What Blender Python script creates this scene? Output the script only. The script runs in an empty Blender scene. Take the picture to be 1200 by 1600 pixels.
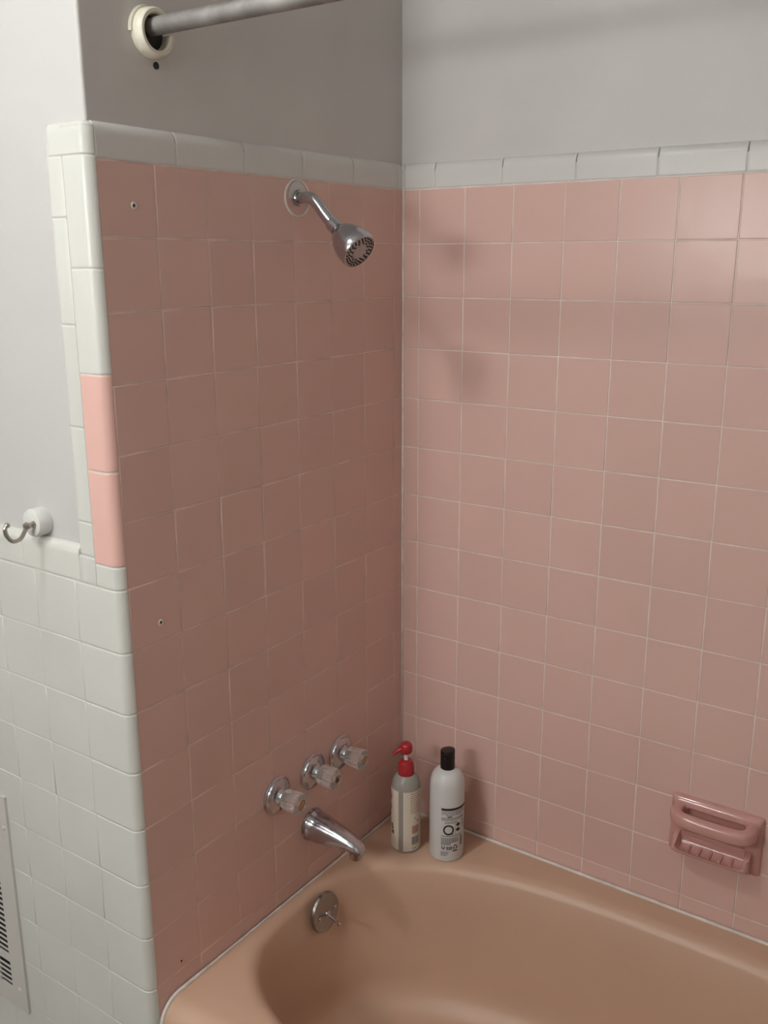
import bpy, bmesh, math, random
from mathutils import Vector, Matrix
random.seed(7)
sc = bpy.context.scene
COL = sc.collection
# ------------------------------------------------------------------ units
S = 0.1095                      # one tile pitch in metres
RIM = -13.34                    # tub rim height in tile units (0 = top edge of the pink field)
def zw(z): return (z - RIM) * S + 0.40
def W(x, y, z): return Vector((x * S, y * S, zw(z)))
FLOOR = RIM - 0.40 / S
CEIL = RIM + 2.30 / S
# ------------------------------------------------------------------ camera
cam = bpy.data.cameras.new('camera'); camo = bpy.data.objects.new('camera', cam); COL.objects.link(camo)
rt = Vector((0.8226022, 0.56861265, -0.00229547)); dn = Vector((0.142782, -0.21046451, -0.9671184)); fw = Vector((-0.55039887, 0.79522597, -0.25431622))
M = Matrix((rt, -dn, -fw)).transposed().to_4x4(); M.translation = W(10.6862, -16.1191, -1.3212)
camo.matrix_world = M
cam.sensor_fit = 'VERTICAL'; cam.sensor_height = 32.0; cam.lens = 1489.89 * 32.0 / 1600.0
cam.clip_start = 0.01
sc.camera = camo
# ------------------------------------------------------------------ world and exposure
wd = bpy.data.worlds.new('world'); sc.world = wd; wd.use_nodes = True
wd.node_tree.nodes['Background'].inputs[0].default_value = (1.0, 0.96, 0.92, 1)
wd.node_tree.nodes['Background'].inputs[1].default_value = 0.05
sc.view_settings.view_transform = 'Standard'; sc.view_settings.look = 'None'
sc.view_settings.gamma = 1.0; sc.view_settings.use_curve_mapping = False
sc.view_settings.exposure = -0.10
CEIL_LAMP = 116.0                # emission of the ceiling dome
VANITY_LAMP = 61.0              # emission of the vanity globes
LAMP_COL = (0.97, 1.0, 1.0, 1)

# ------------------------------------------------------------------ materials
def mat(name, col, rough=0.4, metal=0.0, var=0.0, vscale=8.0, bump=0.0, bscale=60.0, rvar=0.0, trans=0.0, ior=1.45, coat=0.0, emit=0.0, tint=0.0, spec=0.5, bdist=0.002, bdet=4):
    m = bpy.data.materials.new(name); m.use_nodes = True
    nt = m.node_tree; N = nt.nodes; Lk = nt.links; b = N['Principled BSDF']
    b.inputs['Base Color'].default_value = (*col, 1); b.inputs['Roughness'].default_value = rough
    b.inputs['Metallic'].default_value = metal; b.inputs['IOR'].default_value = ior
    b.inputs['Transmission Weight'].default_value = trans; b.inputs['Coat Weight'].default_value = coat
    b.inputs['Coat Roughness'].default_value = 0.1; b.inputs['Specular IOR Level'].default_value = spec
    if emit:
        b.inputs['Emission Color'].default_value = (*col, 1); b.inputs['Emission Strength'].default_value = emit
    tc = N.new('ShaderNodeTexCoord')
    geo = N.new('ShaderNodeNewGeometry')
    last = None
    if var:
        n = N.new('ShaderNodeTexNoise'); n.inputs['Scale'].default_value = vscale; n.inputs['Detail'].default_value = 5
        Lk.new(geo.outputs['Position'], n.inputs['Vector'])
        r = N.new('ShaderNodeMapRange'); r.inputs[1].default_value = 0.3; r.inputs[2].default_value = 0.7
        r.inputs[3].default_value = 1 - var; r.inputs[4].default_value = 1 + var * 0.4
        Lk.new(n.outputs['Fac'], r.inputs[0]); last = r.outputs[0]
    if tint:
        oi = N.new('ShaderNodeObjectInfo'); r = N.new('ShaderNodeMapRange')
        r.inputs[3].default_value = 1 - tint; r.inputs[4].default_value = 1 + tint
        Lk.new(oi.outputs['Random'], r.inputs[0])
        if last is None: last = r.outputs[0]
        else:
            mm = N.new('ShaderNodeMath'); mm.operation = 'MULTIPLY'; Lk.new(last, mm.inputs[0]); Lk.new(r.outputs[0], mm.inputs[1]); last = mm.outputs[0]
    if last is not None:
        mx = N.new('ShaderNodeVectorMath'); mx.operation = 'SCALE'; mx.inputs[0].default_value = col
        Lk.new(last, mx.inputs['Scale']); Lk.new(mx.outputs[0], b.inputs['Base Color'])
    if bump:
        n = N.new('ShaderNodeTexNoise'); n.inputs['Scale'].default_value = bscale; n.inputs['Detail'].default_value = bdet
        Lk.new(geo.outputs['Position'], n.inputs['Vector'])
        bp = N.new('ShaderNodeBump'); bp.inputs['Strength'].default_value = bump; bp.inputs['Distance'].default_value = bdist
        Lk.new(n.outputs['Fac'], bp.inputs['Height']); Lk.new(bp.outputs[0], b.inputs['Normal'])
    if rvar:
        n = N.new('ShaderNodeTexNoise'); n.inputs['Scale'].default_value = 120; n.inputs['Detail'].default_value = 6
        Lk.new(geo.outputs['Position'], n.inputs['Vector'])
        r = N.new('ShaderNodeMapRange'); r.inputs[1].default_value = 0.35; r.inputs[2].default_value = 0.7
        r.inputs[3].default_value = rough; r.inputs[4].default_value = rough + rvar
        Lk.new(n.outputs['Fac'], r.inputs[0]); Lk.new(r.outputs[0], b.inputs['Roughness'])
    return m
PINK = mat('pink_glazed_tile', (0.70, 0.46, 0.40), 0.25, var=0.04, vscale=3, bump=0.6, bscale=20, tint=0.02, bdist=0.0015, bdet=0.5, spec=0.28)
PINKB = mat('salmon_glazed_tile', (0.74, 0.45, 0.39), 0.3, tint=0.02)
WHITE_T = mat('white_painted_tile', (0.65, 0.64, 0.595), 0.32, var=0.05, vscale=5, bump=0.2, bscale=70, tint=0.015)
CAP_T = mat('grey_white_cap_tile', (0.66, 0.64, 0.61), 0.35, var=0.05, vscale=5, bump=0.2, bscale=50, tint=0.015)
WHITE_P = mat('white_wall_paint', (0.55, 0.535, 0.515), 0.5, var=0.04, vscale=3, bump=0.25, bscale=45)
ALC_P = mat('alcove_grey_white_paint', (0.60, 0.57, 0.545), 0.42, var=0.06, vscale=4, bump=0.35, bscale=35)
GROUT = mat('pale_grout', (0.80, 0.70, 0.64), 0.85, var=0.15, vscale=25, bump=0.4, bscale=300)
GROUT_F = mat('pinkish_grout', (0.76, 0.59, 0.52), 0.85, var=0.2, vscale=20, bump=0.4, bscale=300)
GROUT_W = mat('painted_grout', (0.63, 0.61, 0.57), 0.6, var=0.1, vscale=25)
CAULK = mat('white_caulk', (0.78, 0.71, 0.65), 0.5, var=0.2, vscale=30)
TUB = mat('peach_enamel', (0.615, 0.405, 0.29), 0.36, var=0.06, vscale=4, bump=0.06, bscale=25, rvar=0.05)
CHROME = mat('worn_chrome', (0.56, 0.56, 0.60), 0.12, metal=1.0, rvar=0.12, var=0.08, vscale=60)
CHROME_D = mat('tarnished_chrome', (0.37, 0.37, 0.36), 0.2, metal=1.0, rvar=0.05, var=0.06, vscale=70)
STEEL = mat('dull_steel_rod', (0.36, 0.34, 0.32), 0.48, metal=0.6, var=0.35, vscale=18, rvar=0.2)
NICKEL = mat('brushed_nickel', (0.42, 0.38, 0.33), 0.28, metal=1.0)
ACRYL = mat('clear_acrylic', (0.95, 0.90, 0.86), 0.12, trans=0.82, ior=1.49)
TAN = mat('amber_button', (0.50, 0.27, 0.13), 0.35)
CREAM = mat('cream_plastic', (0.74, 0.69, 0.57), 0.35, var=0.06, vscale=30)
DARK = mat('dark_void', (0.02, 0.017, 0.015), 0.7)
NOZZ = mat('black_rubber', (0.02, 0.018, 0.018), 0.6)
DISH = mat('rose_glazed_ceramic', (0.58, 0.31, 0.275), 0.12, var=0.06, vscale=20)
VENT_M = mat('enamelled_grey_white_metal', (0.60, 0.57, 0.53), 0.4, var=0.04)
WOODW = mat('white_painted_wood', (0.70, 0.69, 0.66), 0.45, var=0.06, vscale=40, bump=0.3, bscale=90)
RED = mat('red_plastic', (0.40, 0.022, 0.03), 0.3)
BLACK = mat('black_plastic', (0.015, 0.010, 0.010), 0.3)
WBOT = mat('white_plastic', (0.66, 0.66, 0.64), 0.35)
CBOT = mat('milky_clear_plastic', (0.50, 0.47, 0.42), 0.25, trans=0.35, ior=1.4)
LABEL = mat('cream_label', (0.70, 0.63, 0.52), 0.45)
INK = mat('black_ink', (0.025, 0.022, 0.022), 0.5)
INK_G = mat('grey_ink', (0.22, 0.20, 0.20), 0.5)
INK_P = mat('faded_rose_ink', (0.45, 0.25, 0.21), 0.5)
INK_GR = mat('dark_green_ink', (0.05, 0.075, 0.04), 0.5)
STEMW = mat('white_stem', (0.75, 0.72, 0.70), 0.35)
FLOORM = mat('grey_floor_tile', (0.42, 0.39, 0.36), 0.4, var=0.1)
CEILM = mat('white_ceiling_paint', (0.66, 0.65, 0.62), 0.8)
ROOM_P = mat('room_wall_paint', (0.50, 0.48, 0.45), 0.6)
LAMPM = mat('lit_ceiling_dome', LAMP_COL[:3], 0.4, emit=CEIL_LAMP)
VANM = mat('lit_frosted_globe', LAMP_COL[:3], 0.4, emit=VANITY_LAMP)

# ------------------------------------------------------------------ mesh helpers
def link(o, parent=None):
    COL.objects.link(o)
    if parent: o.parent = parent
    return o
def mesh(name, V, F, m, smooth=True, mats=None, fm=None):
    me = bpy.data.meshes.new(name); me.from_pydata([tuple(v) for v in V], [], F)
    for x in (mats or [m]): me.materials.append(x)
    for i, p in enumerate(me.polygons):
        p.use_smooth = smooth if not isinstance(smooth, (list, tuple)) else smooth[i]
        if fm: p.material_index = fm[i]
    bm = bmesh.new(); bm.from_mesh(me); bmesh.ops.recalc_face_normals(bm, faces=bm.faces); bm.to_mesh(me); bm.free()
    me.update(); return me
def obj(name, me, parent=None, loc=(0, 0, 0), rot=(0, 0, 0)):
    o = bpy.data.objects.new(name, me); o.location = loc; o.rotation_euler = rot
    return link(o, parent)
def thing(name, label, cat, loc, rotz=0, group=None):
    o = bpy.data.objects.new(name, None); o.empty_display_size = 0.02; o.location = loc; o.rotation_euler = (0, 0, rotz)
    o['label'] = label; o['category'] = cat
    if group: o['group'] = group
    return link(o)
def struct(o): o['kind'] = 'structure'; return o
def sharp(me, deg=35):
    try: me.set_sharp_from_angle(angle=math.radians(deg))
    except Exception: pass
    return me
class MB:                                        # collects geometry in tile units
    def __init__(s): s.V = []; s.F = []
    def add(s, V, F):
        o = len(s.V); s.V += [Vector(v) for v in V]; s.F += [tuple(i + o for i in f) for f in F]
    def box(s, a, b):
        x0, y0, z0 = a; x1, y1, z1 = b
        s.add([(x0,y0,z0),(x1,y0,z0),(x1,y1,z0),(x0,y1,z0),(x0,y0,z1),(x1,y0,z1),(x1,y1,z1),(x0,y1,z1)],
              [(0,3,2,1),(4,5,6,7),(0,1,5,4),(1,2,6,5),(2,3,7,6),(3,0,4,7)])
    def rings(s, R, closed=True, cap0=True, cap1=True, wrap=False):
        n = len(R[0]); V = [v for r in R for v in r]; F = []
        for a in range(len(R) - (0 if wrap else 1)):
            b = (a + 1) % len(R)
            for i in range(n if closed else n - 1):
                j = (i + 1) % n
                F.append((a*n+i, a*n+j, b*n+j, b*n+i))
        if cap0 and not wrap: F.append(tuple(range(n))[::-1])
        if cap1 and not wrap: F.append(tuple(range((len(R)-1)*n, len(R)*n)))
        s.add(V, F)
    def lathe(s, prof, axis=(0,0,1), org=(0,0,0), n=32, cap0=True, cap1=True):
        ax = Vector(axis).normalized(); q = Vector((0,0,1)).rotation_difference(ax); org = Vector(org); R = []
        for r, h in prof:
            R.append([org + q @ Vector((r*math.cos(2*math.pi*i/n), r*math.sin(2*math.pi*i/n), h)) for i in range(n)])
        s.rings(R, True, cap0, cap1)
    def tube(s, pts, rad, n=14, up=None):
        pts = [Vector(p) for p in pts]; R = []
        rr = rad if isinstance(rad, (list, tuple)) else [rad]*len(pts)
        t0 = (pts[1]-pts[0]).normalized(); u = t0.orthogonal().normalized()
        for i, p in enumerate(pts):
            t = (pts[min(i+1, len(pts)-1)] - pts[max(i-1, 0)]).normalized()
            u = (u - t*u.dot(t)).normalized(); v = t.cross(u)
            R.append([p + (u*math.cos(2*math.pi*k/n) + v*math.sin(2*math.pi*k/n))*rr[i] for k in range(n)])
        s.rings(R)
    def build(s, name, m, parent=None, loc=(0,0,0), rot=(0,0,0), smooth=True, deg=35, k=S, mats=None, fm=None):
        me = mesh(name, [v*k for v in s.V], s.F, m, smooth, mats, fm)
        if smooth: sharp(me, deg)
        return obj(name, me, parent, loc, rot)
def spline(P, n=8):                              # Catmull-Rom through points
    P = [Vector(p) for p in P]; out = []
    for i in range(len(P)-1):
        a = P[max(i-1,0)]; b = P[i]; c = P[i+1]; d = P[min(i+2,len(P)-1)]
        for k in range(n):
            t = k/n
            out.append(0.5*((2*b)+(c-a)*t+(2*a-5*b+4*c-d)*t*t+(3*b-a-3*c+d)*t**3))
    out.append(P[-1]); return out
def wbox(name, a, b, m, kind=True, parent=None, mats=None, pick=None, bev=0):
    """axis-aligned slab, corners given in tile units in the room"""
    bx = MB(); bx.box(a, b)
    V = [W(*v) for v in bx.V]
    fm = None
    me = mesh(name, V, bx.F, m, False, mats)
    if pick:
        for p in me.polygons: p.material_index = pick(p.normal)
    o = obj(name, me, parent)
    if bev:
        md = o.modifiers.new('bevel', 'BEVEL'); md.width = bev; md.segments = 3
    if kind: struct(o)
    return o

# ------------------------------------------------------------------ the room
D = 7.49        # front plane of the white tiled wall
DP = 7.38       # its painted plane
PR = 0.09       # paint lies this far behind the tile face in the alcove
XL, XR, YF = -10.0, 13.9, -23.2
floor = wbox('floor', (XL-1, YF-1, FLOOR-0.6), (XR+1, 1.0, FLOOR), FLOORM)
ceiling = wbox('ceiling', (XL-1, YF-1, CEIL), (XR+1, 1.0, CEIL+0.6), CEILM)
wall_back = wbox('wall_back', (-PR, PR, FLOOR), (XR, 1.0, CEIL), ALC_P)
wall_left = wbox('wall_left', (-1.1, -DP, FLOOR), (-PR, 1.0, CEIL), ALC_P, mats=[ALC_P, WHITE_P], pick=lambda n: 1 if n.y < -0.5 else 0)
bm = bmesh.new(); bm.from_mesh(wall_left.data)
ed = [e for e in bm.edges if all(abs(v.co.x + PR*S) < 1e-5 and abs(v.co.y + DP*S) < 1e-5 for v in e.verts)]
bmesh.ops.bevel(bm, geom=ed, offset=0.005, segments=4, affect='EDGES', profile=0.5); bm.to_mesh(wall_left.data); bm.free()
wall_side = wbox('wall_side', (XL, -DP, FLOOR), (-1.1, -DP+0.9, CEIL), WHITE_P)
wall_right = wbox('wall_right', (XR, YF, FLOOR), (XR+0.8, 1.0, CEIL), ROOM_P)
wall_front = wbox('wall_front', (XL, YF-0.8, FLOOR), (XR+0.8, YF, CEIL), ROOM_P)
wall_far = wbox('wall_far', (XL-0.8, YF-0.8, FLOOR), (XL, -DP+0.9, CEIL), ROOM_P)

def part_box(name, a, b, m, parent): return wbox(name, a, b, m, kind=False, parent=parent)
part_box('grout_bed', (0.0, 0.010, RIM-0.02), (XR, PR, 0.01), GROUT, wall_back)
part_box('grout_bed', (0.0, 0.010, 0.01), (XR, PR, 0.31), GROUT_W, wall_back)
part_box('grout_bed', (-PR, -DP+0.06, 0.01), (-0.008, 0.0, 0.31), GROUT_W, wall_left)
part_box('grout_bed', (-PR, -DP+0.03, FLOOR), (-0.007, 0.0, 0.01), GROUT_F, wall_left)
part_box('grout_bed', (XL, -D+0.007, FLOOR), (-0.5, -DP, -5.6), GROUT_W, wall_side)
part_box('grout_bed', (-0.79, -D+0.008, -5.59), (-0.5, -DP, 0.20), GROUT_W, wall_side)

# tiles -------------------------------------------------------------
_cache = {}
GAP, BEV, TH = 0.016, 0.013, 0.06
def tile_mesh(w, h, m):
    k = (round(w, 3), round(h, 3), m.name)
    if k in _cache: return _cache[k]
    hw, hh = w/2, h/2
    R = []
    for ins, y in ((0, TH), (0, BEV*0.9), (BEV*0.3, BEV*0.27), (BEV, 0.0)):
        R.append([Vector((-hw+ins, y, -hh+ins))*S, Vector((hw-ins, y, -hh+ins))*S, Vector((hw-ins, y, hh-ins))*S, Vector((-hw+ins, y, hh-ins))*S])
    V = [v for r in R for v in r]; F = []; sm = []
    for a in range(3):
        for i in range(4):
            j = (i+1) % 4; F.append((a*4+i, a*4+j, a*4+4+j, a*4+4+i)); sm.append(a > 0)
    F.append((12, 13, 14, 15)); sm.append(False)
    me = mesh('tile', V, F, m, sm); _cache[k] = me; return me
def put_tile(parent, plane, u0, u1, z0, z1, m, tilt=0.0022, gap=GAP):
    """plane 'back': x=u,y=0; 'left': y=u,x=0; 'side': x=u,y=-D"""
    me = tile_mesh(u1-u0-gap, z1-z0-gap, m); uc = (u0+u1)/2; zc = (z0+z1)/2
    d = random.uniform(-0.003, 0.003)
    a, b = random.gauss(0, tilt), random.gauss(0, tilt)
    if plane == 'back': loc = W(uc, d, zc); rz = 0
    elif plane == 'side': loc = W(uc, -D+d, zc); rz = 0
    else: loc = W(d, uc, zc); rz = math.pi/2
    return obj('tile', me, parent, loc, (a if rz == 0 else 0, 0 if rz == 0 else a, rz + b))
AR, AL = 0.3702, 0.3231
rows = [(-i-1, -i) for i in range(13)] + [(RIM-0.01, -13)]
cols = [(0.006, AR)] + [(AR+i, AR+i+1) for i in range(13)] + [(AR+13, XR)]
for a, b in cols:
    for z0, z1 in rows: put_tile(wall_back, 'back', a, b, z0, z1, PINK)
colsL = [(-AL, -0.006)] + [(-AL-i-1, -AL-i) for i in range(7)]
for a, b in colsL:
    rl = rows if a > -7 else rows[:-1] + [(-14, -13), (-15, -14), (-16, -15), (FLOOR, -16)]
    for z0, z1 in rl: put_tile(wall_left, 'left', a, b, z0, z1, PINK, tilt=0.003, gap=0.019)
z = -6
while z > FLOOR + 0.05:
    z0 = max(z-1, FLOOR)
    for i in range(1, 9): put_tile(wall_side, 'side', -i-1.0, -i, z0, z, WHITE_T, gap=0.014)
    put_tile(wall_side, 'side', XL, -9.0, z0, z, WHITE_T, gap=0.014)
    z -= 1

# trim tiles: a profile swept along a straight line, with rounded ends
def sweep(name, prof, back, L, ends, m, parent, loc, mapf):
    """prof: outer 2-D profile; back: inner 2-D points (same count); L length; ends: ((dl,inset)...) start and end"""
    n = len(prof); P = [Vector((p[0], p[1])) for p in prof]; B = [Vector((p[0], p[1])) for p in back]
    nor = [(P[i]-B[i]).normalized() if (P[i]-B[i]).length > 1e-6 else Vector((0,0)) for i in range(n)]
    R = []
    for dl, ins in ends[0]: R.append((dl, ins))
    for dl, ins in reversed(ends[1]): R.append((L-dl, ins))
    V = []; F = []
    for l, ins in R:
        for i in range(n): V.append((*(P[i]-nor[i]*ins), l))
    for l, ins in R:
        for i in range(n): V.append((*B[i], l))
    k = len(R)
    for a in range(k-1):
        for i in range(n-1): F.append((a*n+i, a*n+i+1, (a+1)*n+i+1, (a+1)*n+i))
        for i in (0, n-1):
            o = k*n; F.append((a*n+i, (a+1)*n+i, o+(a+1)*n+i, o+a*n+i))
    for a in (0, k-1):
        o = k*n
        for i in range(n-1): F.append((a*n+i, a*n+i+1, o+a*n+i+1, o+a*n+i))
    me = mesh(name, [Vector(mapf(*v))*S for v in V], F, m, True); sharp(me, 50)
    return obj(name, me, parent, loc)
SM = ((0.0, 0.02), (0.004, 0.006), (0.012, 0.0), (0.03, 0.0))       # small rounded tile end
def arc(cx, cy, r, a0, a1, n=7, ry=None):
    ry = ry or r
    return [(cx+r*math.cos(math.radians(a0+(a1-a0)*i/n)), cy+ry*math.sin(math.radians(a0+(a1-a0)*i/n))) for i in range(n+1)]
# cap profile in (depth d behind the face, height h): flat face, quarter round on top running back to the paint
def cap_prof(h0, h1, dep, rz=0.17):
    P = [(0.010, h0), (0.0, h0+0.012), (0.0, h0+0.03), (0.0, h1-rz-0.05)] + [(dep*(1-math.cos(math.radians(t))), h1-rz+rz*math.sin(math.radians(t))) for t in range(0, 91, 11)] + [(dep, h1)]
    B = [(dep, p[1]-0.05 if i > 4 else p[1]+0.02) for i, p in enumerate(P)]
    return P, B
P, B = cap_prof(0.012, 0.475, PR)
B = [(PR+0.02, min(p[1], 0.40)) for p in P]
js = [AR-0.36+0.0, 0.71, 2.13, 3.55, 4.985, 6.405, 7.83, 9.25, 10.67, 12.09, 13.5, XR]
js[0] = 0.0
for a, b in zip(js[:-1], js[1:]):
    sweep('cap_tile', P, B, b-a-0.012, (SM, SM), CAP_T, wall_back, W(a+0.006, 0, 0), lambda d, h, l: (l, d, h))
jl = [-7.33, -5.886, -4.451, -3.03, -1.6, -0.19, 0.0]
for a, b in zip(jl[:-1], jl[1:]):
    sweep('cap_tile', P, B, b-a-0.014, (SM, SM), CAP_T, wall_left, W(0, a+0.007, 0), lambda d, h, l: (-d, l, h))
# wainscot cap on the white wall
P, B = cap_prof(-5.988, -5.43, D-DP, 0.15)
B = [(D-DP+0.02, min(p[1], -5.5)) for p in P]
jw = [XL, -9.3, -7.89, -6.48, -5.07, -3.66, -2.25, -0.86]
for a, b in zip(jw[:-1], jw[1:]):
    sweep('cap_tile', P, B, b-a-0.012, (SM, SM), WHITE_T, wall_side, W(a+0.006, -D, 0), lambda d, h, l: (l, d, h))
# outside-corner bullnose pieces (profile in plan: x, depth), swept upward
RC = 0.16
def bull(w, left_round=False):
    P = [(-w, 0.010), (-w+0.012, 0.0), (-w+0.03, 0.0), (-0.2, 0.0)] if not left_round else [(-w, D-DP), (-w+0.02, 0.05), (-w+0.06, 0.015), (-w+0.11, 0.0), (-w+0.14, 0.0), (-0.2, 0.0)]
    P = P + [(-RC+RC*math.sin(math.radians(t)), RC-RC*math.cos(math.radians(t))) for t in range(0, 91, 10)]
    B = [(max(-w+0.03, min(p[0], -0.1)), 0.13) for p in P]
    return P, B
def put_bull(w, z0, z1, m, name='bullnose_tile', ends=(SM, SM), left_round=False, parent=None):
    P, B = bull(w, left_round)
    return sweep(name, P, B, z1-z0-0.014, ends, m, parent or wall_side, W(0, -D, z0+0.007), lambda x, d, l: (x, d, l))
P, B = bull(0.5)
P = [(p[0]-0.008*max(0, (p[0]+RC)/RC), p[1]+0.008) for p in P]
sweep('grout_bed', P, B, 0.42-FLOOR, (((0.0, 0.0),), ((0.0, 0.0),)), GROUT_W, wall_side, W(0, -D, FLOOR), lambda x, d, l: (x, d, l))
z = -6
while z > FLOOR + 0.05:
    z0 = max(z-1, FLOOR); put_bull(0.993, z0, z, WHITE_T); z -= 1
for z0, z1, m in ((-1.41, 0.04, WHITE_T), (-2.84, -1.41, WHITE_T), (-4.225, -2.84, PINKB), (-5.64, -4.225, PINKB), (-6.0, -5.64, WHITE_T)):
    put_bull(0.485, z0, z1, m)
top_end = tuple((0.13*(1-math.sin(math.radians(t))), 0.10*(1-math.cos(math.radians(t)))) for t in range(90, -1, -15)) + ((0.17, 0.0),)
put_bull(0.85, 0.04, 0.475, WHITE_T, 'corner_cap_tile', (SM, top_end), True)
# flat strip tiles with a rounded outer edge beside the bullnose
P = [(-0.86, D-DP), (-0.853, 0.06), (-0.83, 0.022), (-0.79, 0.004), (-0.74, 0.0), (-0.51, 0.0), (-0.497, 0.012)]
B = [(-0.80, 0.13)]*4 + [(-0.7, 0.13), (-0.53, 0.13), (-0.52, 0.13)]
for z0, z1 in ((-0.745, 0.04), (-2.175, -0.745), (-3.616, -2.175), (-5.03, -3.616), (-5.55, -5.03)):
    sweep('edge_tile', P, B, z1-z0-0.014, (SM, SM), WHITE_T, wall_side, W(0, -D, z0+0.007), lambda x, d, l: (x, d, l))
P2 = [(-0.853, 0.012), (-0.84, 0.0), (-0.7, 0.0), (-0.51, 0.0), (-0.497, 0.012)]; B2 = [(-0.84, 0.13), (-0.8, 0.13), (-0.7, 0.13), (-0.53, 0.13), (-0.52, 0.13)]
sweep('edge_tile', P2, B2, 0.424, (SM, SM), WHITE_T, wall_side, W(0, -D, -5.988), lambda x, d, l: (x, d, l))
# corner caulk line and caulk along the tub
c = MB(); c.tube([(0.004, -0.004, RIM), (0.004, -0.004, -6), (0.004, -0.004, 0.46)], 0.028, 8)
o = obj('corner_caulk', mesh('corner_caulk', [W(*v) for v in c.V], c.F, CAULK), wall_back)
# old screw holes in the shower wall
for y, zz in ((-6.73, -0.57), (-6.74, -6.70), (-6.78, -12.83)):
    h = MB(); h.lathe([(0.030, -0.01), (0.055, 0.004), (0.045, 0.014), (0.026, 0.010)], (1, 0, 0), n=10, cap1=False)
    a = h.build('screw_hole', CAULK if zz > -10 else PINKB, wall_left, W(0, y, zz))
    h = MB(); h.lathe([(0.018, 0.004), (0.018, 0.0085)], (1, 0, 0), n=10); h.build('hole_plug', DARK, a)

# ------------------------------------------------------------------ bathtub
tub = thing('bathtub', 'peach enamel bathtub built in below the pink tiled walls', 'bathtub', W(6.9, -3.7, FLOOR))
def make_tub():
    cx, cy, n = 6.9, -3.75, 288
    yf = -7.32
    def outline(aL, aR, bB, bF):
        out = []
        for i in range(n):
            t = 2*math.pi*i/n; c, s = math.cos(t), math.sin(t)
            e = 2.55 if s > 0 else 3.4
            x = math.copysign(abs(c)**(2/e), c)*(aR if c > 0 else aL)
            y = math.copysign(abs(s)**(2/e), s)*(bB if s > 0 else bF)
            out.append(Vector((cx+x, cy+y)))
        return out
    base = (6.66, 6.3, 3.02, 3.0)
    inner = outline(*[b+0.28 if i != 0 else b+0.2 for i, b in enumerate(base)])
    rect = []
    x0, x1, y1 = 0.012, XR-0.02, -0.012
    for p in inner:
        d = p - Vector((cx, cy)); k = []
        if d.x > 1e-9: k.append((x1-cx)/d.x)
        if d.x < -1e-9: k.append((x0-cx)/d.x)
        if d.y > 1e-9: k.append((y1-cy)/d.y)
        if d.y < -1e-9: k.append((yf-cy)/d.y)
        rect.append(Vector((cx, cy)) + d*min(k))
    for cn in ((x0, y1), (x0, yf), (x1, y1), (x1, yf)):
        i = min(range(n), key=lambda q: (rect[q]-Vector(cn)).length); rect[i] = Vector(cn)
    R = []
    rr = 0.42
    R.append([Vector((p.x, p.y, FLOOR+0.003)) for p in rect])
    for t in range(0, 91, 10):
        a = math.radians(t); ins = rr*(1-math.cos(a)); zz = RIM - rr + rr*math.sin(a)
        R.append([Vector((p.x, max(p.y, yf+ins), zz)) for p in rect])
    last = R[-1]
    # flat deck
    for f in (0.35, 0.7, 1.0):
        R.append([Vector((a.x+(b.x-a.x)*f, a.y+(b.y-a.y)*f, RIM)) for a, b in zip(last, inner)])
    for t in range(12, 85, 12):                       # rolled lip
        a = math.radians(t); o = outline(*[b+0.28-0.32*math.sin(a) if i != 0 else b+0.2-0.24*math.sin(a) for i, b in enumerate(base)])
        R.append([Vector((p.x, p.y, RIM-0.26*(1-math.cos(a)))) for p in o])
    def wallring(d, iL, iR, ib, if_):
        o = outline(base[0]-iL, base[1]-iR, base[2]-ib, base[3]-if_); R.append([Vector((p.x, p.y, RIM-d)) for p in o])
    for d in (0.4, 0.8, 1.2, 1.6, 2.0, 2.3):
        wallring(d, 0.04+0.13*d, 0.05+0.75*d, 0.04+0.16*d, 0.04+0.12*d)
    for t in range(15, 91, 15):
        a = math.radians(t); d = 2.3+0.75*math.sin(a); q = 0.7*(1-math.cos(a))
        wallring(d, 0.34+q, 1.8+q, 0.41+q, 0.32+q)
    for f in (0.7, 0.4, 0.1):
        p0 = R[-1] if f == 0.7 else p0
        R.append([Vector((cx+(p.x-cx)*f, cy+(p.y-cy)*f, p.z-0.02)) for p in p0])
    m = MB(); m.rings(R, True, True, True)
    o = Vector((6.9, -3.7, FLOOR))
    return m, [v - o for v in m.V]
m, V = make_tub(); m.V = V; m.build('basin', TUB, tub, deg=60)
c = MB(); pts = [(XR-0.1, -0.047, RIM+0.012)] + [(x, -0.047 + random.uniform(-.004, .004), RIM+0.012) for x in (12, 10, 9, 8, 7, 6, 5, 4, 3, 2, 1)] + [(0.06, -0.047, RIM+0.012)]
c.tube([Vector(p)-Vector((6.9, -3.7, FLOOR)) for p in pts], 0.034, 8); c.build('caulk_bead', CAULK, tub)
c = MB(); pts = [(0.042, y, RIM+0.012) for y in (-0.06, -1.5, -3, -4, -5, -6, -6.5, -6.88)]
for t in range(12, 91, 13):
    a = math.radians(t); pts.append((0.042, -7.33+0.42-0.42*math.sin(a), RIM-0.42+0.43*math.cos(a)))
pts.append((0.042, -7.33, FLOOR+0.2))
rad = [0.026]*6 + [0.035]*(len(pts)-6)
c.tube([Vector(p)-Vector((6.9, -3.7, FLOOR)) for p in pts], rad, 8); c.build('caulk_bead', CAULK, tub)

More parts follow.
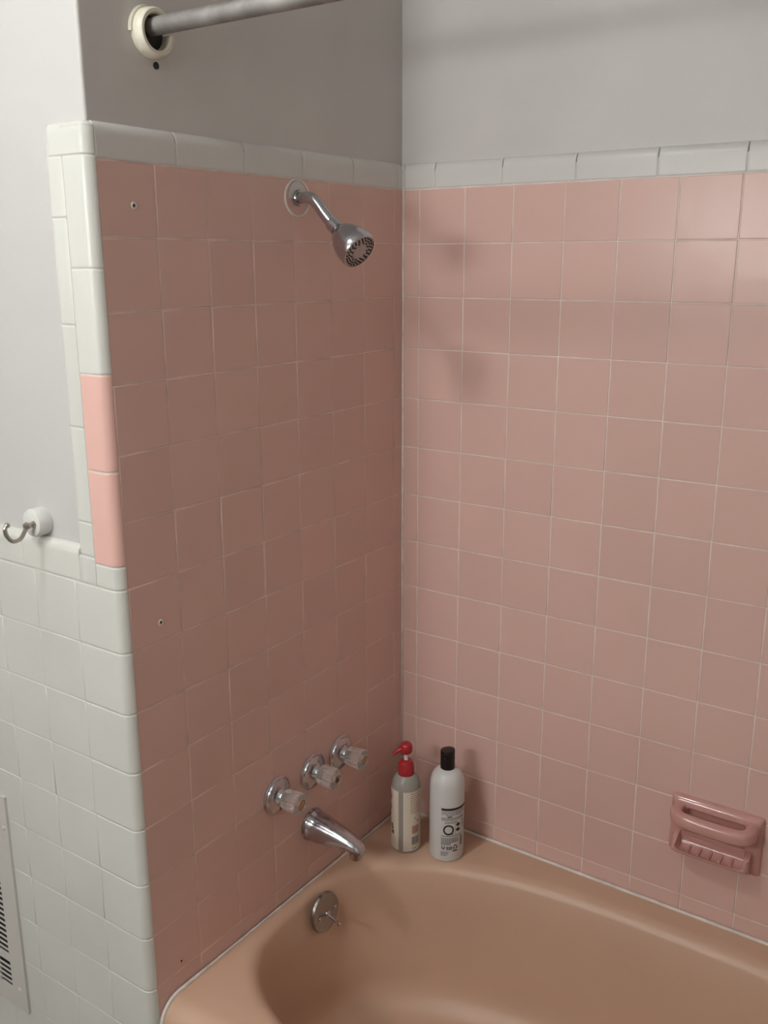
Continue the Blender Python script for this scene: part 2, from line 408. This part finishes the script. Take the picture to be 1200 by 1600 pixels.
# overflow plate with trip lever
ov = thing('overflow_plate', 'round tarnished chrome overflow plate with trip lever inside the tub end', 'overflow', W(0.45, -3.45, RIM-0.43))
ax = Vector((1, 0, 0.13)).normalized()
b = MB(); b.lathe([(0.40, 0.0), (0.405, 0.02), (0.385, 0.06), (0.30, 0.085), (0.12, 0.10), (0.0001, 0.10)], ax, n=40); b.build('plate', CHROME_D, ov)
for sy in (-0.24, 0.24):
    b = MB(); b.lathe([(0.045, 0.08), (0.045, 0.105), (0.03, 0.118), (0.0001, 0.12)], ax, (0, sy, 0), n=12); b.build('screw', CHROME, ov)
b = MB(); b.lathe([(0.075, 0.095), (0.07, 0.12), (0.045, 0.135), (0.0001, 0.138)], ax, (0, 0, -0.02), n=16); lv = b.build('lever', CHROME, ov)
b = MB(); b.tube([(0.11, 0, -0.02), (0.25, -0.01, -0.05), (0.40, -0.03, -0.085)], [0.035, 0.03, 0.036], 10); b.tube([(0.395, -0.03, -0.084), (0.43, -0.033, -0.092)], [0.045, 0.03], 10); b.build('lever_rod', CHROME, lv)

# ------------------------------------------------------------------ shower head
sh = thing('wall_shower', 'chrome shower head on a bent arm out of the pink wall', 'shower head', W(0, -3.2, -0.30))
b = MB(); R = []
for i in range(40):
    t = 2*math.pi*i/40; cy_, cz_ = 0.315*math.cos(t), 0.29*math.sin(t)
    R.append([Vector((0.004+0.020*math.sin(k*math.pi/4*2/2), cy_*(1+0.07*math.cos(k*math.pi/4)), cz_*(1+0.07*math.cos(k*math.pi/4)))) for k in range(8)])
b.rings(R, wrap=True); b.build('sealant_ring', CAULK, sh)
b = MB(); pts = [Vector((0.012, 0.235*math.cos(math.radians(t)), 0.03+0.24*math.sin(math.radians(t)))) for t in range(-10, 191, 10)]
b.rings([[p for p in pts], [p - Vector((0.016, 0, 0)) for p in pts]]); b.build('plaster_patch', CAP_T, sh, smooth=False)
arm = spline([(-0.2, 0, 0.0), (0.16, 0, 0.0), (0.30, 0, -0.015), (0.42, 0, -0.10), (0.58, 0, -0.28), (0.76, 0, -0.46)], 8)
b = MB(); b.tube(arm, 0.098, 20); b.build('arm', CHROME, sh)
b = MB(); b.lathe([(0.125, 0), (0.135, 0.02), (0.125, 0.05)], (1, 0, 0), (0.02, 0, 0), n=24); b.build('collar', CHROME_D, sh)
axh = Vector((0.80, -0.07, -0.60)).normalized(); org = Vector((0.70, 0, -0.41))
b = MB(); b.lathe([(0.105, 0.0), (0.112, 0.015), (0.112, 0.03), (0.118, 0.035), (0.118, 0.18), (0.10, 0.19), (0.10, 0.22)], axh, org, n=24); b.build('swivel_nut', CHROME, sh)
b = MB(); b.lathe([(0.10, 0.20), (0.13, 0.215), (0.19, 0.28), (0.25, 0.38), (0.295, 0.50), (0.312, 0.60), (0.314, 0.67), (0.318, 0.675), (0.318, 0.74), (0.305, 0.77), (0.288, 0.778), (0.284, 0.76), (0.0001, 0.76)], axh, org, n=48)
hd = b.build('head', CHROME, sh)
b = MB(); b.lathe([(0.283, 0.76), (0.283, 0.768), (0.14, 0.772), (0.13, 0.780), (0.0001, 0.782)], axh, org, n=40); fp = b.build('face_plate', CHROME_D, hd)
q = Vector((0, 0, 1)).rotation_difference(axh); b = MB()
for rr, cnt in ((0.252, 24), (0.208, 19), (0.164, 12)):
    for i in range(cnt):
        t = 2*math.pi*(i+0.3*rr)/cnt
        b.lathe([(0.0135, 0.763), (0.0135, 0.784), (0.008, 0.789)], axh, org + q @ Vector((rr*math.cos(t), rr*math.sin(t), 0)), n=8)
b = b.build('nozzles', NOZZ, hd); b['kind'] = 'stuff'

# ------------------------------------------------------------------ faucet handles and spout
def handle(y, label, ang):
    t = thing('faucet_handle', label, 'faucet handle', W(0, y, -10.94), group='three clear knobs on the shower wall')
    b = MB(); b.lathe([(0.36, -0.01), (0.365, 0.025), (0.345, 0.045), (0.325, 0.05), (0.315, 0.075), (0.25, 0.105), (0.17, 0.125), (0.14, 0.17), (0.13, 0.20), (0.0001, 0.20)], (1, 0, 0), n=48); b.build('escutcheon', CHROME, t)
    b = MB(); b.lathe([(0.085, 0.19), (0.085, 0.30), (0.05, 0.31)], (1, 0, 0), n=20); b.build('stem', CHROME_D, t)
    b = MB(); n = 64; R = []
    for x, r, fl in ((0.225, 0.14, 0.0), (0.235, 0.185, 0.05), (0.30, 0.198, 0.13), (0.44, 0.205, 0.14), (0.55, 0.21, 0.13), (0.585, 0.20, 0.05), (0.60, 0.165, 0.0), (0.605, 0.12, 0.0), (0.590, 0.10, 0.0)):
        R.append([Vector((x, r*(1-fl*(0.5+0.5*math.cos(14*2*math.pi*i/n)))*math.cos(2*math.pi*i/n+ang), r*(1-fl*(0.5+0.5*math.cos(14*2*math.pi*i/n)))*math.sin(2*math.pi*i/n+ang))) for i in range(n)])
    b.rings(R); kn = b.build('knob', ACRYL, t, deg=30)
    b = MB(); b.lathe([(0.098, 0.596), (0.098, 0.606), (0.085, 0.618), (0.0001, 0.620)], (1, 0, 0), n=24); bt = b.build('button', TAN, t)
    b = MB(); R = []
    for i in range(28):
        a = 2*math.pi*i/28; R.append([Vector((0.612+0.014*math.sin(k*math.pi/3), (0.108+0.012*math.cos(k*math.pi/3))*math.cos(a), (0.108+0.012*math.cos(k*math.pi/3))*math.sin(a))) for k in range(6)])
    b.rings(R, wrap=True); b.build('button_ring', CHROME, bt)
    return t
handle(-4.23, 'clear fluted faucet knob nearest the white wall, left of the three', 0.1)
h2 = handle(-3.17, 'clear fluted faucet knob in the middle, directly above the spout', 0.4)
b = MB(); b.add([(0.623, -0.055, -0.04), (0.623, 0.055, -0.04), (0.623, 0.0, 0.07), (0.617, -0.055, -0.04), (0.617, 0.055, -0.04), (0.617, 0.0, 0.07)], [(0, 1, 2), (3, 5, 4), (0, 3, 4, 1), (1, 4, 5, 2), (2, 5, 3, 0)]); b.build('arrow_mark', INK, h2, smooth=False)
handle(-2.28, 'clear fluted faucet knob nearest the bottles, right of the three', 0.25)

sp = thing('tub_spout', 'worn chrome tub spout tapering out below the middle faucet knob', 'spout', W(0, -3.22, -12.08))
b = MB(); R = []
n = 32
prof = [(-0.02, 0.27, 0.27, 0.0), (0.03, 0.30, 0.30, 0.0), (0.07, 0.305, 0.30, -0.005), (0.09, 0.29, 0.285, -0.01), (0.25, 0.285, 0.275, -0.02), (0.5, 0.25, 0.235, -0.035), (0.75, 0.21, 0.19, -0.055), (0.95, 0.18, 0.155, -0.085), (1.10, 0.16, 0.13, -0.12), (1.20, 0.135, 0.11, -0.16), (1.255, 0.09, 0.075, -0.20), (1.27, 0.03, 0.03, -0.215)]
for x, ry, rz, zc in prof:
    R.append([Vector((x, ry*math.copysign(abs(math.cos(2*math.pi*i/n))**0.85, math.cos(2*math.pi*i/n)), zc+rz*math.copysign(abs(math.sin(2*math.pi*i/n))**0.85, math.sin(2*math.pi*i/n)))) for i in range(n)])
b.rings(R); b.build('body', CHROME, sp, deg=45)
b = MB(); b.lathe([(0.125, 0.10), (0.135, 0.0), (0.13, -0.10), (0.105, -0.115), (0.10, -0.02)], (0, 0, 1), (1.09, 0, -0.24), n=28); b.build('outlet', CHROME, sp)
b = MB(); b.lathe([(0.315, -0.01), (0.325, 0.02), (0.31, 0.045)], (1, 0, 0), n=36, cap1=False); b.build('base_ring', CHROME_D, sp)

# ------------------------------------------------------------------ soap dish with grab bar
sd = thing('soap_dish', 'rose glazed ceramic soap dish with grab bar on the pink tiles', 'soap dish', W(6.91, 0, -11.46))
def rrect(hx, hz, r, n=5):
    out = []
    for cx, cz, a0 in ((hx-r, hz-r, 0), (-hx+r, hz-r, 90), (-hx+r, -hz+r, 180), (hx-r, -hz+r, 270)):
        for k in range(n+1):
            a = math.radians(a0+90*k/n); out.append((cx+r*math.cos(a), cz+r*math.sin(a)))
    return out
b = MB(); R = []
for hx, hz, r, y in ((0.825, 0.585, 0.05, 0.03), (0.825, 0.585, 0.05, -0.03), (0.81, 0.57, 0.06, -0.065), (0.76, 0.52, 0.08, -0.115), (0.70, 0.46, 0.08, -0.135)):
    R.append([Vector((x, y, z)) for x, z in rrect(hx, hz, r)])
for hx, hz, r, y in ((0.57, 0.28, 0.08, -0.14), (0.54, 0.25, 0.08, -0.11), (0.53, 0.24, 0.08, -0.02)):
    R.append([Vector((x, y, z+0.13)) for x, z in rrect(hx, hz, r)])
b.rings(R); b.build('back_plate', DISH, sd)
# grab bar: a thick U leaving the plate and running across the front
path = spline([(-0.65, 0.0, 0.35), (-0.655, -0.17, 0.345), (-0.645, -0.33, 0.335), (-0.54, -0.44, 0.32), (-0.25, -0.47, 0.31), (0.25, -0.47, 0.31), (0.54, -0.44, 0.32), (0.645, -0.33, 0.335), (0.655, -0.17, 0.345), (0.65, 0.0, 0.35)], 6)
b = MB(); R = []
for i, p in enumerate(path):
    t = (path[min(i+1, len(path)-1)]-path[max(i-1, 0)]).normalized(); s = t.cross(Vector((0, 0, 1))).normalized(); u = Vector((0, 0, 1))
    e = min(i, len(path)-1-i); fl = 1 + 0.5*max(0, 1-e/6)
    R.append([p + s*(0.115*fl*math.copysign(abs(math.cos(2*math.pi*k/20))**0.7, math.cos(2*math.pi*k/20))) + u*(0.13*fl*math.copysign(abs(math.sin(2*math.pi*k/20))**0.7, math.sin(2*math.pi*k/20))) for k in range(20)])
b.rings(R); b.build('grab_bar', DISH, sd, deg=60)
# tray: a scooped ledge, outer shell and inner scoop lofted from side to side
b = MB(); R = []
def tray_sec(x, f, wall):
    # section in (y,z) at position x; f = how far out the lip comes
    lip = -0.13-0.37*f
    o = [(-0.05, -0.08), (-0.13, -0.08)]
    if wall: inn = [(-0.22, -0.10), (-0.34, -0.17), (-0.46*f-0.02, -0.235), (lip+0.02, -0.265)]
    else: inn = [(-0.14, -0.26), (-0.20, -0.335), (-0.36*f-0.02, -0.345), (lip+0.03, -0.285)]
    out = [(lip-0.015, -0.285), (lip-0.01, -0.325), (lip+0.06, -0.375), (-0.26, -0.47), (-0.14, -0.53), (-0.05, -0.53)]
    return [Vector((x, y, z)) for y, z in o+inn+out]
for x, f, w_ in ((-0.68, 0.62, True), (-0.655, 0.88, True), (-0.60, 0.97, True), (-0.555, 1.0, False), (-0.3, 1.03, False), (0, 1.05, False), (0.3, 1.03, False), (0.555, 1.0, False), (0.60, 0.97, True), (0.655, 0.88, True), (0.68, 0.62, True)):
    R.append(tray_sec(x, f, w_))
b.rings(R); b.build('tray', DISH, sd, deg=50)
for i in range(5):
    x = -0.38 + 0.19*i
    b = MB(); b.tube(spline([(x, -0.15, -0.315), (x, -0.22, -0.335), (x, -0.34, -0.338), (x, -0.43, -0.325)], 4), [0.02]+[0.03]*11+[0.018], 8); b.build('ridge', DISH, sd)

# ------------------------------------------------------------------ bottles
ZB = RIM
def wrap(r, a0, a1, z0, z1, seg=None, th=0.004):
    """thin curved patch on a cylinder; angles in radians"""
    k = seg or max(2, int(abs(a1-a0)/0.12)+1); V = []; F = []
    for i in range(k+1):
        a = a0+(a1-a0)*i/k
        for rr in (r, r+th):
            for zz in (z0, z1): V.append(Vector((rr*math.cos(a), rr*math.sin(a), zz)))
    for i in range(k):
        o = i*4; p = o+4
        F += [(o+2, p+2, p+3, o+3), (o, o+1, p+1, p), (o+1, o+3, p+3, p+1), (o, p, p+2, o+2)]
    F += [(0, 2, 3, 1), (k*4, k*4+1, k*4+3, k*4+2)]
    return V, F
# pump bottle
B1 = thing('pump_bottle', 'clear pump bottle with cream labels and red pump top in the tub corner', 'bottle', W(0.91, -1.21, ZB))
b = MB(); b.lathe([(0.0001, 0.012), (0.26, 0.012), (0.27, 0.0), (0.295, 0.02), (0.303, 0.05), (0.303, 1.42), (0.297, 1.50), (0.27, 1.60), (0.21, 1.68), (0.15, 1.72), (0.13, 1.74), (0.13, 1.80)], n=48); b.build('body', CBOT, B1)
b = MB(); b.lathe([(0.160, 1.70), (0.166, 1.71), (0.166, 1.86), (0.158, 1.875), (0.158, 1.90), (0.150, 1.96), (0.125, 2.01), (0.085, 2.03), (0.0001, 2.03)], n=36); b.build('collar', RED, B1)
b = MB(); b.lathe([(0.045, 2.0), (0.045, 2.24)], n=16); b.build('pump_stem', STEMW, B1)
b = MB(); b.lathe([(0.05, 2.16), (0.10, 2.18), (0.128, 2.22), (0.132, 2.30), (0.125, 2.36), (0.10, 2.395), (0.05, 2.41), (0.0001, 2.412)], n=32)
dirn = Vector((-0.72, -0.69, 0)).normalized()
b.tube([dirn*0.06+Vector((0, 0, 2.29)), dirn*0.16+Vector((0, 0, 2.25)), dirn*0.27+Vector((0, 0, 2.165))], [0.065, 0.05, 0.032], 12); b.build('pump_head', RED, B1)
f1 = math.atan2(-16.12+1.21, 10.69-0.91)
def m1(xc): return f1 + math.asin(max(-0.999, min(0.999, (xc-297)/150)))
def z1f(yc): return (1322 - (1140+yc/6.667))/67.0
lab = MB(); lab.add(*wrap(0.304, f1-2.2, m1(222), z1f(1190), z1f(575))); L1 = lab.build('front_label', LABEL, B1)
lab = MB(); lab.add(*wrap(0.304, m1(270), f1+1.75, z1f(1190), z1f(575))); L2 = lab.build('back_label', LABEL, B1)
def patches(r, mp, zf, rects, name, mtl, parent):
    b = MB()
    for x0, x1, y0, y1 in rects: b.add(*wrap(r, mp(x0), mp(x1), zf(y1), zf(y0), th=0.003))
    o = b.build(name, mtl, parent, smooth=False)
    if len(rects) > 1: o['kind'] = 'stuff'
    return o
rng = random.Random(3)
lines = []
for yy in range(590, 800, 22):
    x = 345
    while x < 425:
        w = rng.uniform(8, 22); lines.append((x, min(x+w, 430), yy, yy+9)); x += w+5
patches(0.308, m1, z1f, lines, 'printed_text', INK_P, L2)
patches(0.308, m1, z1f, [(360, 422, 930, 1010)], 'printed_panel', INK_P, L2)
patches(0.308, m1, z1f, [(358+k*6.2, 358+k*6.2+rng.choice((2, 3, 4)), 1045, 1125) for k in range(11)], 'barcode', INK_G, L2)
patches(0.308, m1, z1f, [(366, 374, 1160, 1172), (380, 402, 1162, 1170), (385, 395, 845, 858), (408, 420, 876, 892)], 'printed_marks', INK_G, L2)
patches(0.308, m1, z1f, [(149, 160, 640, 655), (148, 158, 665, 690), (148, 156, 760, 800)], 'printed_fruit', RED, L1)
patches(0.308, m1, z1f, [(152, 168, 935, 960), (153, 172, 965, 990), (156, 176, 1000, 1040)], 'printed_leaf', INK_GR, L1)
# shampoo bottle
B2 = thing('shampoo_bottle', 'white shampoo bottle with black cap and black printed back label', 'bottle', W(1.75, -0.94, ZB))
b = MB(); b.lathe([(0.0001, 0.015), (0.30, 0.015), (0.315, 0.0), (0.34, 0.015), (0.355, 0.06), (0.357, 1.0), (0.357, 1.62), (0.350, 1.72), (0.325, 1.82), (0.275, 1.91), (0.20, 1.97), (0.145, 1.99), (0.13, 2.0), (0.13, 2.05)], n=56); b.build('body', WBOT, B2)
b = MB(); b.lathe([(0.140, 1.985), (0.149, 1.995), (0.149, 2.26), (0.145, 2.265), (0.149, 2.275), (0.149, 2.375), (0.142, 2.392), (0.10, 2.398), (0.0001, 2.40)], n=36)
for v in b.V:
    if v.z > 2.27: v.z += v.x*0.10
cp = b.build('flip_cap', BLACK, B2)
b = MB(); b.add(*wrap(0.148, f1-0.35, f1+0.35, 2.245, 2.27, th=0.006)); b.build('thumb_notch', BLACK, cp)
f2 = math.atan2(-16.12+0.94, 10.69-1.75)
def m2(xc): return f2 + math.asin(max(-0.999, min(0.999, (xc-560)/386)))
def z2f(yc): return (1336 - (1230+yc/14.55))/67.0
RB = 0.3575
patches(RB, m2, z2f, [(440, 940, 322, 372)], 'printed_bar', INK, B2)
rng = random.Random(5); tx = []
def textline(x0, x1, y, h):
    x = x0
    while x < x1-6:
        w = rng.uniform(18, 60); tx.append((x, min(x+w, x1), y, y+h)); x += w+9
for y in (392, 418, 444): textline(450, 920, y, 13)
for y in (470, ): textline(540, 880, y, 12)
for y in (532, 556, 580): textline(445, 915, y, 13)
for y in (622, 646): textline(520, 800, y, 12)
textline(440, 880, 946, 10)
for y in range(985, 1130, 24): textline(440, 815 if y < 1090 else 660, y, 14)
for y in range(1298, 1392, 26): textline(438, 620-(y-1298)*0.6, y, 13)
for y in (640, 670, 720, 750, 800): textline(880, 925, y, 14)
patches(RB, m2, z2f, tx, 'printed_text', INK_G, B2)
tb = [(575, 680, 500, 520)]
patches(RB, m2, z2f, tb, 'printed_heading', INK, B2)
# round mark (open ring with a tail), two dots, a divider, the U mark and the recycling mark
b = MB()
def ringpatch(xc, yc, r0, r1, t0, t1, n):
    V = []; F = []
    for i in range(n+1):
        a = math.radians(t0+(t1-t0)*i/n)
        for r in (r0, r1):
            x = xc+r*math.cos(a); y = yc+r*math.sin(a)*0.95; an = m2(x); zz = z2f(y)
            for R_ in (RB, RB+0.003): V.append(Vector((R_*math.cos(an), R_*math.sin(an), zz)))
    for i in range(n):
        o = i*4; p = o+4
        F += [(o+1, p+1, p+3, o+3), (o, o+2, p+2, p), (o, p, p+1, o+1), (o+2, o+3, p+3, p+2)]
    F += [(0, 1, 3, 2), (n*4, n*4+2, n*4+3, n*4+1)]
    b.add(V, F)
ringpatch(603, 805, 84, 120, 60, 395, 30); b.add(*wrap(RB, m2(650), m2(705), z2f(905), z2f(865), th=0.003))
b.build('ring_mark', INK, B2, smooth=False)
b = MB(); ringpatch(810, 708, 1, 40, 0, 360, 18); ringpatch(808, 818, 1, 40, 0, 360, 18); b.build('round_marks', INK, B2, smooth=False)
b = MB(); b.add(*wrap(RB, m2(750), m2(756), z2f(925), z2f(640), th=0.003)); b.add(*wrap(RB, m2(440), m2(880), z2f(938), z2f(932), th=0.003)); b.build('divider_line', INK_G, B2, smooth=False)
b = MB(); ringpatch(490, 1210, 16, 34, 0, 180, 12); b.add(*wrap(RB, m2(456), m2(474), z2f(1212), z2f(1172), th=0.003)); b.add(*wrap(RB, m2(506), m2(524), z2f(1212), z2f(1172), th=0.003)); b.build('letter_mark', INK, B2, smooth=False)
b = MB()
for x0, x1, y0, y1 in ((568, 590, 1190, 1256), (560, 600, 1186, 1200), (606, 640, 1190, 1212), (645, 690, 1182, 1204), (606, 640, 1226, 1250), (648, 688, 1220, 1246), (700, 800, 1268, 1296)): b.add(*wrap(RB, m2(x0), m2(x1), z2f(y1), z2f(y0), th=0.003))
for t0 in (100, 220, 340): ringpatch(757, 1200, 26, 50, t0, t0+85, 8)
b.build('recycling_mark', INK, B2, smooth=False)
b = MB()
for k in range(12): b.add(*wrap(RB, m2(850), m2(905), z2f(1002+k*18), z2f(992+k*18+rng.choice((-3, 0, 3))), th=0.003))
b.build('barcode', INK_G, B2, smooth=False)

# ------------------------------------------------------------------ shower curtain rod
rod = thing('shower_rod', 'dull steel shower curtain rod in a cream plastic wall socket', 'shower rod', W(-PR, -6.19, 1.70))
b = MB(); b.tube([(0.05, 0, 0.075), (4, 0, 0.075), (9, 0, 0.075), (XR+PR-0.01, 0, 0.075)], 0.118, 24); b.build('tube', STEEL, rod)
b = MB(); R = []
for t in range(55, 366, 8):
    a = math.radians(t); e = Vector((0, math.cos(a), math.sin(a)))
    sec = [(0.225, 0.0), (0.315, 0.0), (0.325, 0.06), (0.315, 0.17), (0.29, 0.20), (0.25, 0.20), (0.228, 0.17)]
    R.append([e*r + Vector((x, 0, 0)) for r, x in sec])
b.rings(R); so = b.build('socket', CREAM, rod)
b = MB(); b.lathe([(0.23, 0.0), (0.23, 0.03), (0.0001, 0.03)], (1, 0, 0), n=32); b.build('socket_back', DARK, so)
b = MB(); R = []
for t in range(95, 190, 8):
    a = math.radians(t); e = Vector((0, math.cos(a), math.sin(a)))
    R.append([e*r + Vector((x, 0, 0)) for r, x in ((0.315, 0.0), (0.36, 0.0), (0.35, 0.05), (0.32, 0.05))])
b.rings(R); b.build('socket_flange', CREAM, so)
b = MB(); b.lathe([(0.05, 0.0), (0.05, 0.015), (0.02, 0.03), (0.0001, 0.03)], (1, 0, 0), (0, 0.10, -0.39), n=12); b.build('screw', NOZZ, rod)

# ------------------------------------------------------------------ coat hook on the white wall
hk = thing('coat_hook', 'nickel hook on a round white wooden block above the white tile ledge', 'hook', W(-1.77, -DP, -5.19))
b = MB(); b.lathe([(0.215, 0.0), (0.22, 0.03), (0.22, 0.20), (0.205, 0.235), (0.18, 0.245), (0.0001, 0.245)], (0, -1, 0), n=36); b.build('block', WOODW, hk)
b = MB(); b.lathe([(0.028, 0.24), (0.026, 0.256), (0.0001, 0.258)], (0, -1, 0), (0.03, 0, -0.13), n=10); b.build('screw', VENT_M, hk)
b = MB(); b.lathe([(0.055, 0.24), (0.05, 0.27), (0.035, 0.30), (0.05, 0.335), (0.06, 0.37), (0.045, 0.41), (0.0001, 0.425)], (0, -1, 0), (0.08, 0, 0.0), n=16); b.build('post', NICKEL, hk)
hp = spline([(0.08, -0.37, 0.0), (0.08, -0.42, -0.08), (0.08, -0.50, -0.17), (0.08, -0.63, -0.18), (0.08, -0.72, -0.08), (0.08, -0.74, 0.03), (0.08, -0.71, 0.08)], 6)
b = MB(); b.tube(hp, 0.032, 10); b.lathe([(0.0001, -0.04), (0.03, -0.03), (0.042, 0.0), (0.03, 0.03), (0.0001, 0.04)], (0, 0, 1), (0.08, -0.695, 0.085), n=12); b.build('hook_arm', NICKEL, hk)

# ------------------------------------------------------------------ wall vent cover
VX0, VX1, VZ0, VZ1 = -6.1, -3.50, -15.18, -10.55
vt = thing('vent_cover', 'greyish white slotted metal vent cover low on the white tiled wall', 'vent', W((VX0+VX1)/2, -D, VZ0))
vc = (VX0+VX1)/2
def vbox(bm, x0, x1, z0, z1, y0=-0.012, y1=-0.05): bm.box((x0-vc, y1, z0-VZ0), (x1-vc, y0, z1-VZ0))
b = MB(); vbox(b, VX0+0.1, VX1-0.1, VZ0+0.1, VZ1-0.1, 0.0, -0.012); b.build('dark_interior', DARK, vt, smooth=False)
colsV = [(-5.73, -5.40), (-5.26, -4.88), (-4.76, -4.40), (-4.31, -3.93)]
groups = [(-14.78, -14.20), (-14.05, -11.72)]
b = MB()
vbox(b, VX0, VX0+0.36, VZ0, VZ1); vbox(b, -3.93, VX1, VZ0, VZ1)
vbox(b, VX0+0.36, -3.93, VZ0, -14.78); vbox(b, VX0+0.36, -3.93, -14.20, -14.05); vbox(b, VX0+0.36, -3.93, -11.72, VZ1)
for (a0, a1), (b0, b1) in zip(colsV[:-1], colsV[1:]):
    for g0, g1 in groups: vbox(b, a1, b0, g0, g1)
vbox(b, VX0, VX0+0.03, VZ0, VZ1, 0.0, -0.012); vbox(b, VX1-0.03, VX1, VZ0, VZ1, 0.0, -0.012); vbox(b, VX0+0.03, VX1-0.03, VZ0, VZ0+0.03, 0.0, -0.012); vbox(b, VX0+0.03, VX1-0.03, VZ1-0.03, VZ1, 0.0, -0.012)
b.build('cover_plate', VENT_M, vt, smooth=False)
for a, c_ in colsV:
    for g0, g1 in groups:
        k = round((g1-g0)/0.116); p = (g1-g0)/k
        b = MB()
        for i in range(1, k):
            zc = g0+i*p; vbox(b, a, c_, zc-0.024, zc+0.024, -0.040, -0.047)
        o = b.build('slats', VENT_M, vt, smooth=False); o['kind'] = 'stuff'
for x, zz in ((-3.62, -11.2), (-3.70, -14.72)):
    b = MB(); b.lathe([(0.05, 0.045), (0.045, 0.065), (0.02, 0.075), (0.0001, 0.076)], (0, -1, 0), (x-vc, 0, zz-VZ0), n=12); b.build('screw', VENT_M, vt)

# ------------------------------------------------------------------ lamps of the room (behind and above the camera)
cl = thing('ceiling_lamp', 'lit round frosted dome lamp on the bathroom ceiling', 'lamp', W(-0.2, -14.6, CEIL))
b = MB(); b.lathe([(0.95, 0.0), (1.02, -0.05), (0.95, -0.25), (0.85, -0.28)], n=40, cap1=False); b.build('base_ring', CHROME, cl)
b = MB(); b.lathe([(0.83, -0.2), (0.85, -0.42), (0.74, -0.64), (0.52, -0.78), (0.26, -0.85), (0.0001, -0.86)], n=40); b.build('dome', LAMPM, cl)
vl = thing('vanity_lamp', 'vanity lamp bar with lit frosted globes on the front wall', 'lamp', W(0.7, YF, 0.0))
b = MB(); b.box((-2.5, 0.0, -0.4), (2.5, 0.25, 0.4)); b.build('back_bar', CHROME, vl, smooth=False)
for x in (-1.7, 0.0, 1.7):
    b = MB(); b.lathe([(0.25, 0.25), (0.25, 0.4), (0.2, 0.45)], (0, 1, 0), (x, 0, 0), n=20); g = b.build('socket', CHROME, vl)
    b = MB(); b.lathe([(0.0001, 0.40)] + [(0.68*math.sin(math.radians(t)), 1.08-0.68*math.cos(math.radians(t))) for t in range(15, 180, 15)] + [(0.0001, 1.76)], (0, 1, 0), (x, 0, 0), n=28); b.build('globe', VANM, vl)
